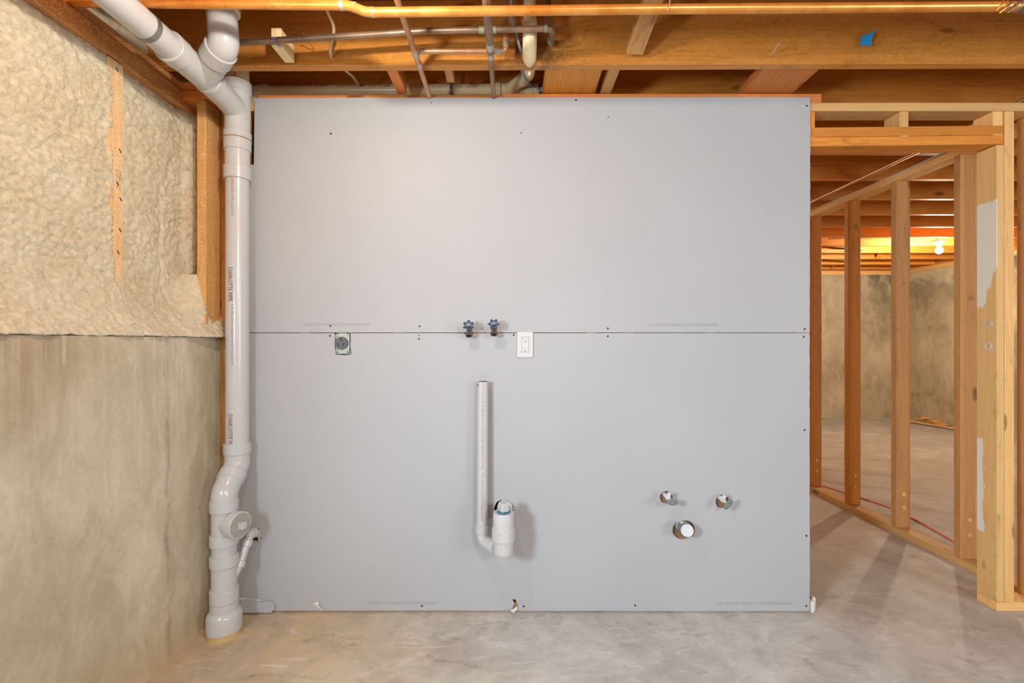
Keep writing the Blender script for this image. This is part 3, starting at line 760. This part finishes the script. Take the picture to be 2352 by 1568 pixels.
add_tube(bm, [Vector((sx - .008, VY, va.z)), Vector((sx + .008, VY, va.z))], rv + .0015, 24)
add_box(bm, (sx, VY - rv - .001, va.z + .035), (.016, .0015, .075)); o = obj('hanger_strap', bm, M['steel'], vt, 40)
lathe('strap_bolt', (sx, VY - rv - .001, va.z + .045), (0, -1, 0), [(0, .004), (.004, .004), (.005, .002)], M['darkscrew'], vt, 10)

# ------------------------------------------------------------------ washer standpipe and trap
sp = thing('standpipe', (-.034, 1.87, .325), 'white laundry standpipe rising from a capped trap low on the drywall', 'pipe')
s0, s1 = at(1109.5, 876, 1.985), at(1107.5, 1214, 1.975)
r2 = .0232
tube('pipe', [s0, s1], r2, P, sp, 28)
lathe('pipe_mouth', s0 + Vector((0, 0, .0003)), (0, 0, 1), [(0, .0195), (.0008, .0195)], M['black'], sp, 24)
lathe('rust_spot', s0 + Vector((-r2 * .93, -.010, -.014)), (-.9, -.4, 0), [(0, .005), (.001, .004)], M['darkscrew'], sp, 10)
text_on_pipe('pipe_print', 'PVC 1120 SCH 40 PR 280 PSI AT 73 F ASTM D-1785 NSF-DWV PVC TYPE 1  PVC 1120 SCH 40 ASTM D-2665 NSF-PW', s0 + Vector((0, 0, -.004)), s1 - s0, r2, -.14, (s1 - s0).length * .93, .0085, M['faintred'], sp)
hub('coupling', at(1107.5, 1207, 1.975), at(1107.5, 1224, 1.975), .0275, P, sp)
tb = Vector((-.034, 1.872, 0)); TZ = lambda z: Vector((tb.x, tb.y, z))
tube('elbow', fillet([at(1107.5, 1215, 1.975), at(1110, 1242, 1.968), at(1138, 1259, 1.90)], .04, 8), .0245, P, sp, 28)
q0, q1 = at(1122, 1248, 1.94), at(1140, 1259, 1.89); hub('coupling', q0, q1, .0275, P, sp)
lathe('trap_body', TZ(.325), (0, 0, 1), [(0, .036), (.004, .040), (.012, .0415), (.075, .0415)], P, sp, 36)
hub('trap_coupling', TZ(.385), TZ(.433), .0478, P, sp)
tc_ = lathe('trap_cap', TZ(.425), (0, 0, 1), [(0, .0425), (.066, .0425), (.070, .0405), (.070, .030)], P, sp, 36)
lathe('thread_tape', TZ(.4945), (0, 0, 1), [(0, .0285), (.0022, .0285), (.0025, .024)], M['teal'], sp, 32)
bm = bmesh.new(); add_box(bm, (0, 0, 0), (.034, .034, .036), Matrix.Rotation(.5, 3, 'Z'), .0035); obj('square_plug', bm, P, sp, matrix=Matrix.Translation(TZ(.516)))
tube('wall_arm', [TZ(.462) + Vector((0, .02, 0)), Vector((tb.x + .003, 2.10, .462))], .031, P, sp, 28)
lathe('arm_ring', Vector((tb.x + .003, 1.99, .462)), (0, 1, 0), [(0, .034), (.03, .034)], M['painted'], sp, 28)
for zz, aa in ((.44, .0), (.415, -.4)):
    lathe('mould_mark', TZ(zz + .012) + Vector((math.sin(aa) * .042, -.0425 if zz > .43 else -.0478, 0)) * 1.0, (0, -1, 0), [(0, .005), (.0008, .004)], P, sp, 12)

# ------------------------------------------------------------------ hose valves
def hose_valve(px, py, label, twist, tilt):
    c = at(px, py, 1.945); n = Vector((0, -math.cos(tilt), math.sin(tilt))); n.normalize()
    o = thing('hose_valve', (c.x, 2.02, c.z), label, 'valve', 'laundry hose valves')
    s = Vector((1, 0, 0)); u = s.cross(n) * -1 if False else n.cross(s); u = -u if u.z < 0 else u
    bm = bmesh.new(); R = .0178; ring = []
    for k in range(48):
        a = 2 * math.pi * k / 48 + twist
        r = R + .0038 * math.cos(6 * (a - twist)); ring.append(c + (s * math.cos(a) + u * math.sin(a)) * r)
    ring = ring + ring[:2]; add_tube(bm, ring, .0028, 8, cap=False)
    for k in range(6):
        a = 2 * math.pi * k / 6 + twist; d = s * math.cos(a) + u * math.sin(a)
        bmesh.ops.create_icosphere(bm, subdivisions=2, radius=.0044, matrix=Matrix.Translation(c + d * (R + .0035)))
        add_tube(bm, [c + d * .004 - n * .003, c + d * R], .0023, 8)
    add_lathe(bm, c - n * .007, n, [(0, .006), (.006, .0075), (.010, .006)], 16)
    hw = obj('handwheel', bm, M['navy'], o, 50)
    lathe('handle_screw', c + n * .002, n, [(0, .0035), (.003, .003), (.004, .001)], M['nail'], hw, 12)
    b0 = c - n * .030; lathe('stem', b0, n, [(0, .009), (.010, .009), (.011, .0065), (.016, .0065), (.017, .004), (.026, .004)], M['brass'], o, 16)
    jn = Vector((c.x, c.y + .040, c.z - .026))
    bm = bmesh.new(); add_tube(bm, [b0 + n * .004, jn], .0115, 16); add_tube(bm, [jn, Vector((c.x, 2.06, jn.z + .002))], .010, 16)
    obj('valve_body', bm, M['brass'], o, 40)
    d2 = Vector((0, -.55, -.83)).normalized()
    op = lathe('hose_outlet', jn + Vector((0, -.006, .004)), d2, [(0, .0125), (.016, .0135), (.018, .0150), (.026, .0150), (.0262, .0112), (.018, .0105)], M['brass'], o, 24)
    lathe('outlet_mouth', jn + Vector((0, -.006, .004)) + d2 * .0255, d2, [(0, .0112), (.0008, .0110)], M['black'], op, 20)
hose_valve(1076, 747, 'left blue-handled brass hose valve on the drywall seam, above the standpipe', math.radians(90), .42)
hose_valve(1134, 744, 'right blue-handled brass hose valve on the drywall seam, nearer the white outlet plate', math.radians(60), .42)

# ------------------------------------------------------------------ outlets
dc = Vector((wx(786), YD, wz(788.5)))
do = thing('dryer_outlet', dc, 'round charcoal dryer socket in an uncovered cut-out at the drywall seam', 'outlet')
box_obj('electrical_box', (wx(770), YD + .009, wz(814)), (wx(806), YD + .07, wz(763)), M['bluebox'], do)
box_obj('mounting_plate', (wx(771), YD + .002, wz(812)), (wx(802), YD + .0045, wz(765)), M['zinc'], do, .001)
for q in ([(775, 779), (783, 765), (791, 765), (799, 779)], [(776, 800), (783, 811), (789, 811), (798, 800)]):
    bm = bmesh.new()
    vs = [bm.verts.new((wx(a), YD + .0008, wz(b))) for a, b in q]; vk = [bm.verts.new(v.co + Vector((0, .002, 0))) for v in vs]
    bm.faces.new(vs); bm.faces.new(vk)
    for i in range(4): bm.faces.new((vs[i], vs[(i + 1) % 4], vk[(i + 1) % 4], vk[i]))
    obj('yoke_tab', bm, M['zinc'], do)
fc = lathe('socket_face', (wx(784.7), YD + .002, wz(787.7)), (0, -1, 0), [(0, .0275), (.009, .0275), (.0105, .026)], M['socket'], do, 36)
for px, py, a, w_, h_ in ((777.8, 790.2, .5, .0036, .0145), (790.2, 790.4, -.5, .0036, .0145), (783.6, 778.6, 0, .0032, .011), (787, 779.8, 0, .0045, .0045)):
    bm = bmesh.new(); add_box(bm, (0, 0, 0), (w_, .001, h_), Matrix.Rotation(-a, 3, 'Y')); obj('slot', bm, M['black'], fc, matrix=Matrix.Translation((wx(px), YD - .0088, wz(py))))
for px, py in ((774.5, 765.8), (798.5, 765.6), (774.5, 809), (798.7, 808.7)):
    bm = bmesh.new(); add_box(bm, (0, 0, 0), (.0075, .0008, .0045), None, .0003); obj('screw_slot', bm, M['black'], do, matrix=Matrix.Translation((wx(px), YD + .0017, wz(py))))
for px, py in ((774.5, 772), (798.5, 771), (774.5, 803), (798.5, 803), (786.5, 804)):
    lathe('screw_hole', (wx(px), YD + .002, wz(py)), (0, -1, 0), [(0, .0016), (.0022, .0014)], M['darkscrew'], do, 8)

oc = Vector((wx(1206), YD, wz(791.5)))
ou = thing('duplex_outlet', oc, 'white duplex outlet with a smooth cover plate right of the hose valves', 'outlet')
box_obj('cover_plate', (wx(1187.5), YD - .007, wz(820.7)), (wx(1224.5), YD - .0003, wz(761.8)), M['cover'], ou, .0022)
rc = box_obj('receptacle', (wx(1197.6), YD - .0082, wz(808)), (wx(1214.4), YD - .0065, wz(773.6)), M['cover'], ou, .0006)
box_obj('receptacle_gap', (wx(1197.0), YD - .0071, wz(808.8)), (wx(1215.1), YD - .0068, wz(773.0)), M['slot'], ou)
for dy in (0, 21.3):
    for px, h_ in ((1202.4, .0085), (1209.1, .0068)):
        bm = bmesh.new(); add_box(bm, (0, 0, 0), (.0017, .0006, h_)); obj('slot', bm, M['slot'], rc, matrix=Matrix.Translation((wx(px), YD - .0084, wz(778 + dy))))
    lathe('ground_hole', (wx(1206), YD - .0080, wz(784.2 + dy)), (0, -1, 0), [(0, .0024), (.0006, .0022)], M['black'], rc, 14)
for py in (766, 816.8): lathe('cover_screw', (wx(1206), YD - .0068, wz(py)), (0, -1, 0), [(0, .0028), (.0008, .0022)], M['cover'], ou, 12)

# ------------------------------------------------------------------ sink rough-ins
def stop_valve(px, py, hx, hy, hY, ang, label):
    w0 = Vector((wx(px) - .004, 2.09, wz(py) + .004)); h = at(hx, hy, hY)
    o = thing('stop_valve', (wx(px), YD, wz(py)), label, 'valve', 'sink shut-off valves')
    b1 = h + Vector((-.010, .040, .012))
    tube('stub_pipe', [w0, b1], .0085, M['painted'], o, 16)
    d = (h - b1).normalized()
    lathe('valve_body', b1 - d * .006, d, [(0, .009), (.012, .0115), (.022, .0115), (.024, .006), (.038, .005)], M['painted'], o, 16)
    ot = lathe('outlet', b1 + d * .008, (.35, -.25, .9), [(0, .007), (.014, .007), (.015, .0085), (.022, .0085), (.022, .0055)], M['painted'], o, 16)
    n = (h - b1).normalized(); n = (n + Vector((0, -.2, 0))).normalized()
    bm = bmesh.new(); add_lathe(bm, (0, 0, 0), (0, 0, 1), [(-.004, .8 * .026), (-.002, .026), (.003, .026), (.0045, .8 * .026), (.0035, .3 * .026)], 28)
    bmesh.ops.scale(bm, vec=(1, .52, 1), verts=bm.verts)
    zq = n.to_track_quat('Z', 'Y').to_matrix().to_4x4()
    x_, s_, u_ = Vector((1, 0, 0)), None, None
    xr = Vector((math.cos(ang), 0, math.sin(ang))); xr = (xr - n * xr.dot(n)).normalized(); yr = n.cross(xr)
    R_ = Matrix((xr, yr, n)).transposed().to_4x4()
    hd = obj('oval_handle', bm, M['handle_grey'], o, 40, Matrix.Translation(h) @ R_)
    lathe('handle_screw', h + n * .003, n, [(0, .003), (.0015, .002)], M['nail'], o, 10)
stop_valve(1531, 1142, 1544, 1153, 1.94, math.radians(-15), 'left shut-off valve with oval grey handle lying nearly level in its round drywall hole')
stop_valve(1660, 1152, 1672.5, 1158, 1.955, math.radians(58), 'right shut-off valve with oval grey handle turned upright in its round drywall hole')
ds = thing('capped_drain_stub', (wx(1572), YD, wz(1217)), 'short capped drain stub with grey rubber sleeve in the lowest round hole of the drywall', 'pipe')
c0 = Vector((wx(1570), 2.09, wz(1213))); c1 = at(1579, 1218.5, 1.945)
dd = (c1 - c0).normalized()
tube('pipe', [c0, c1 - dd * .012], .0265, M['painted'], ds, 28)
tube('rubber_sleeve', [c1 - dd * .058, c1 - dd * .004], .0272, M['cap_grey'], ds, 28)
for t in (.05, .035, .02): lathe('clamp_band', c1 - dd * t, dd, [(0, .0278), (.001, .0284), (.003, .0284), (.004, .0278)], M['steel'], ds, 28)
lathe('end_cap', c1 - dd * .004, dd, [(0, .0265), (.003, .0255), (.0032, .0235), (.002, .022)], M['painted'], ds, 32)
bm = bmesh.new(); add_box(bm, (0, 0, 0), (.016, .010, .009), Matrix.Rotation(.35, 3, 'Y'), .001); obj('clamp_screw', bm, M['cover'], ds, matrix=Matrix.Translation(at(1567, 1200, 1.975)))

# ------------------------------------------------------------------ overhead copper and cables
def copper_run(label, runs, mat, r, solders=(), smat='solder', fil=.018, name='copper_pipe'):
    o = thing(name, runs[0][0], label, 'pipe')
    for k, (pts) in enumerate(runs):
        tube('pipe', fillet(pts, fil), r if not isinstance(r, list) else r[k], M[mat], o, 16)
    for (p, q, rr) in solders: hub('fitting', p, q, rr, M[smat], o, rr * .8, .0012)
    return o
Y1 = 1.452
p1 = copper_run('fat orange copper main stepping down and running the full width overhead', [[at(-60, 2, Y1), at(330, 7, Y1), at(790, 12, Y1), at(806, 14, Y1), at(838, 27, Y1 - .004), at(860, 28.5, Y1), at(1500, 21, Y1), at(2420, 14, Y1), at(4200, 6, Y1)]], 'copper', .0145,
    [(at(780, 12, Y1), at(790, 12.3, Y1), .0152), (at(812, 16, Y1), at(817, 18, Y1), .0156), (at(852, 28.3, Y1), at(860, 28.4, Y1), .0152)])
hk = at(1536, 14, Y1)
tube('hanger_hook', fillet([hk + Vector((-.006, -.014, .12)), hk + Vector((0, -.016, .015)), hk + Vector((-.004, -.0165, -.012)), hk + Vector((-.010, -.012, -.024))], .01), .0022, M['pinkcopper'], p1, 8)
for k in range(5):
    c = at(2300 + k * 9, 12 + (k % 2) * 6, Y1 - .012); tube('wire_twist', fillet([c + Vector((.012, .004, .025)), c + Vector((0, -.004, 0)), c + Vector((-.014, .004, -.014))], .01), .0024, M['copper' if k < 2 else 'brass'], p1, 8)
lathe('brass_fitting', at(2335, 13, Y1), at(2400, 13, Y1) - at(2335, 13, Y1), [(0, .016), (.004, .021), (.012, .018), (.02, .022), (.05, .022)], M['brass'], p1, 12)

Y2 = 1.693
q_end = at(1260, 65, Y2)
p2 = copper_run('tarnished brown copper pipe rising slightly along the joist behind the drain elbow', [[at(532, 99, Y2), at(700, 89, Y2), at(980, 71, Y2), at(1255, 66, Y2)], [at(1255, 66, Y2), at(1268, 68, Y2 + .004), at(1266, 98, 1.80)], [at(1259, 64, Y2 + .012), at(1258, -30, Y2 + .012)]], 'oldcopper', .0112,
    [(at(1100, 69.5, Y2), at(1113, 69, Y2), .0128), (at(1127, 69, Y2), at(1140, 68.5, Y2), .0128), (at(1250, 66, Y2), at(1258, 66, Y2), .0126), (at(1265, 90, 1.775), at(1265.5, 98, 1.80), .0126)], 'verdigris', .02)
X3 = -.36; Z3 = CZ + 1.072
p3 = copper_run('thin pinkish copper pipe crossing under the near joist, left of the darker twin', [[Vector((X3, -2.6, Z3)), Vector((X3, 2.05, Z3 - .002))]], 'pinkcopper', .0105,
    [(Vector((X3, 1.70, Z3)), Vector((X3, 1.735, Z3)), .0125), (Vector((X3, 1.775, Z3)), Vector((X3, 1.80, Z3)), .0125)], 'solder')
X4 = -.080
p4 = copper_run('dark copper pipe crossing under the near joist, narrower past its reducer', [[Vector((X4, -2.6, Z3)), Vector((X4, 1.70, Z3))], [Vector((X4, 1.69, Z3)), Vector((X4, 2.05, Z3 - .002))]], 'oldcopper', [.0143, .0098],
    [(Vector((X4, 1.655, Z3)), Vector((X4, 1.69, Z3)), .0152), (Vector((X4, 1.72, Z3)), Vector((X4, 1.745, Z3)), .0125)], 'solder')
Y5 = 1.738
p5 = copper_run('short bright copper branch running level from the pinkish pipe to an upturned elbow', [[at(962, 118, Y5), at(1150, 118, Y5), at(1161, 114, Y5), at(1161, -30, Y5)]], 'pinkcopper', .0092,
    [(at(966, 118, Y5), at(974, 118, Y5), .0108), (at(1136, 118, Y5), at(1150, 118, Y5), .0108), (at(1161, 108, Y5), at(1161, 96, Y5), .0108)], 'solder', .016)
# partition service lines
copper_run('thin copper pipe running above the open stud partition top plate', [[Vector((2.265, 1.56, JB - .012)), Vector((2.285, 2.4, JB - .022)), Vector((2.30, 5.9, JB - .030))]], 'pinkcopper', .0108)
def cable(name, label, pts, r, mat, group=None, fil=.05):
    o = tube(name, fillet(pts, fil, 8), r, M[mat], None, 10); tag(o, label, 'cable', group); return o
cable('cable', 'cream cable hanging from above and entering a hole in the near joist', [at(738, -20, 1.62), at(752, 28, 1.66), at(769, 62, 1.70), at(762, 95, 1.75), at(758, 118, 1.78), at(762, 134, 1.83)], .0055, 'cream_cable')
cable('cable', 'cream cable emerging behind the near joist and dropping to the cream vent pipe', [at(770, 138, 1.87), at(792, 161, 1.93), at(812, 176, 2.0), at(824, 196, 2.13)], .0058, 'cream_cable')
cable('cable', 'grey-blue cable curving down in front of the near joist beside the cream vent', [at(1178, -30, 1.66), at(1171, 35, 1.70), at(1184, 70, 1.74), at(1194, 108, 1.77), at(1198, 122, 1.83)], .0050, 'grey_cable')
cable('cable', 'grey-blue cable looping over the cream vent wye and down into the wall', [at(1196, 148, 1.88), at(1200, 168, 1.93), at(1210, 190, 1.99), at(1222, 197, 2.06), at(1234, 200, 2.08), at(1238, 206, 2.085), at(1238, 226, 2.09)], .0052, 'grey_cable', None, .02)
for i, (dx, dz, lb) in enumerate(((.0, .0, 'pale grey cable nearest the opening on the partition top plate'), (.014, .004, 'middle pale grey cable on the partition top plate'))):
    pts = [Vector((XP + .012 + dx, 2.2 + .3 * k, PT + .008 + dz + .004 * math.sin(k * 1.7 + i))) for k in range(13)]
    cable('cable', lb, pts, .0055, 'cover' if i == 0 else 'grey_cable')
cable('cable', 'dark cable lying back on the partition top plate', [Vector((XP + .05, 2.2 + .3 * k, PT + .007)) for k in range(13)], .005, 'oldcopper')
# wood block with pipe clip
bk = thing('pipe_block', at(650, 105, 1.76), 'rough pale wood block nailed to the joist holding the brown copper pipe', 'block')
lumber('block', (-.892, 1.708, JB + .003), (-.855, 1.814, JB + .070), M['pale'], bk, axis=2)
c = at(632, 93, Y2 - .014)
tube('pipe_clip', [c + Vector((-.004, 0, .010)), c + Vector((-.003, -.003, 0)), c + Vector((.006, -.002, -.014)), c + Vector((.022, -.002, -.024))], .0045, M['grey_cable'], bk, 8)
# nails in the joist
for (a, b, lb) in ((at(1789, 101, 1.74), at(1768, 131, 1.815), 'bright bent nail sticking out of the near joist left of the blue tape'), ):
    o = tube('nail', [a, b], .0020, M['nail']); tag(o, lb, 'nail')
    hd = lathe('nail_head', a, a - b, [(0, .0042), (.0015, .0042)], M['nail'], o, 12)
o = tube('nail', [at(697, 76, 1.72), at(721, 114, 1.815)], .0013, M['steel']); tag(o, 'thin dull nail in the near joist right of the pale wood block', 'nail')
lathe('nail_head', at(697, 76, 1.72), at(697, 76, 1.72) - at(721, 114, 1.815), [(0, .003), (.001, .003)], M['steel'], o, 10)
# torn blue tape on the joist
def tape():
    pts = [(1977, 85, 0), (1985, 82, .2), (1996, 77, .6), (2013, 69, 1.0), (2007, 78, .9), (2002, 90, .5), (2001, 98, .4), (2003, 106, .5), (1997, 103, .3), (1983, 104, .1), (1977, 105, 0)]
    bm = bmesh.new(); Yt = 1.797
    vs = [bm.verts.new(at(x, y, Yt - .012 * d)) for x, y, d in pts]; vk = [bm.verts.new(v.co + Vector((0, .0006, 0))) for v in vs]
    bm.faces.new(vs); bm.faces.new(vk[::-1])
    for i in range(len(vs)): bm.faces.new((vs[i], vs[(i + 1) % len(vs)], vk[(i + 1) % len(vs)], vk[i]))
    tag(obj('tape_scrap', bm, M['blue_tape']), 'torn scrap of bright blue tape stuck to the near joist', 'tape')
tape()

# ------------------------------------------------------------------ floor things and the far room
cord = [(1760, 1088), (1886, 1113.5), (1940, 1131), (1979, 1143.5), (2048, 1166), (2093, 1188), (2132, 1209.5), (2168, 1230), (2192, 1244), (2290, 1292)]
pts = []
for x, y in cord:
    Yc = (CZ - .006) * F / (y - 784); pts.append(at(x, y, Yc))
o = tube('extension_cord', fillet(pts, .1), .0048, M['orange_cord'], None, 8); tag(o, 'orange extension cord lying on the floor behind the stud partition', 'cord')
bm = bmesh.new()
for cx, w_, h_, yy in ((0, .016, .050, 0), (.014, .013, .062, .012)):
    t = bmesh.new(); add_box(t, (cx, yy, h_ / 2), (w_, .03, h_), None, .004)
    for v in t.verts: v.co += Vector((noise.noise(v.co * 60), noise.noise(v.co * 60 + Vector((3, 0, 0))), max(0, 0))) * .004
    me = bpy.data.meshes.new('t'); t.to_mesh(me); t.free(); bm.from_mesh(me)
tag(obj('gypsum_scrap', bm, M['gypsum'], None, matrix=Matrix.Translation(Vector((1.3165, 2.03, .0)))), 'broken white scrap standing at the foot of the drywall right edge', 'scrap')
FX = [((2080, 968), (2230, 991), .03, .012, 'nearest long plank of the lumber lying along the far wall'), ((2110, 960), (2235, 978), .03, .052, 'upper plank lying across the others by the far wall'), ((2160, 961), (2225, 973), .03, .072, 'short plank on top of the lumber by the far wall'), ((2095, 963), (2240, 982), .02, .032, 'plank between the nearest long one and the upper one by the far wall')]
for (a, b, h_, z_, lb) in FX:
    Ya = CZ * F / (a[1] - 784); Yb = CZ * F / (b[1] - 784)
    pa, pb = at(a[0], a[1], Ya), at(b[0], b[1], Yb); pb.x = min(pb.x, X1 - .06); pb.y = min(pb.y, YF - .08); pa.z = pb.z = z_ + .008
    o = beam('plank', pa, pb, .09, .018, M['stud']); tag(o, lb, 'plank', 'planks by the far wall')
fb = Vector((4.60, 4.97, CZ + .98))
lf = thing('ceiling_lamp', fb + Vector((0, 0, .11)), 'bare lit bulb in a white holder under the joists of the far room', 'lamp')
bm = bmesh.new(); add_lathe(bm, fb + Vector((0, 0, -.035)), (0, 0, 1), [(0, .004), (.006, .019), (.018, .029), (.034, .033), (.052, .029), (.07, .018), (.085, .013)], 16); obj('bulb', bm, M['bulb'], lf, 60)
lathe('lamp_holder', fb + Vector((0, 0, .050)), (0, 0, 1), [(0, .020), (.022, .026), (.04, .055), (.055, .060), (.062, .058)], M['porcelain'], lf)
print('objects', len(bpy.data.objects), 'tris', sum(len(o.data.polygons) for o in bpy.data.objects if o.type == 'MESH'))
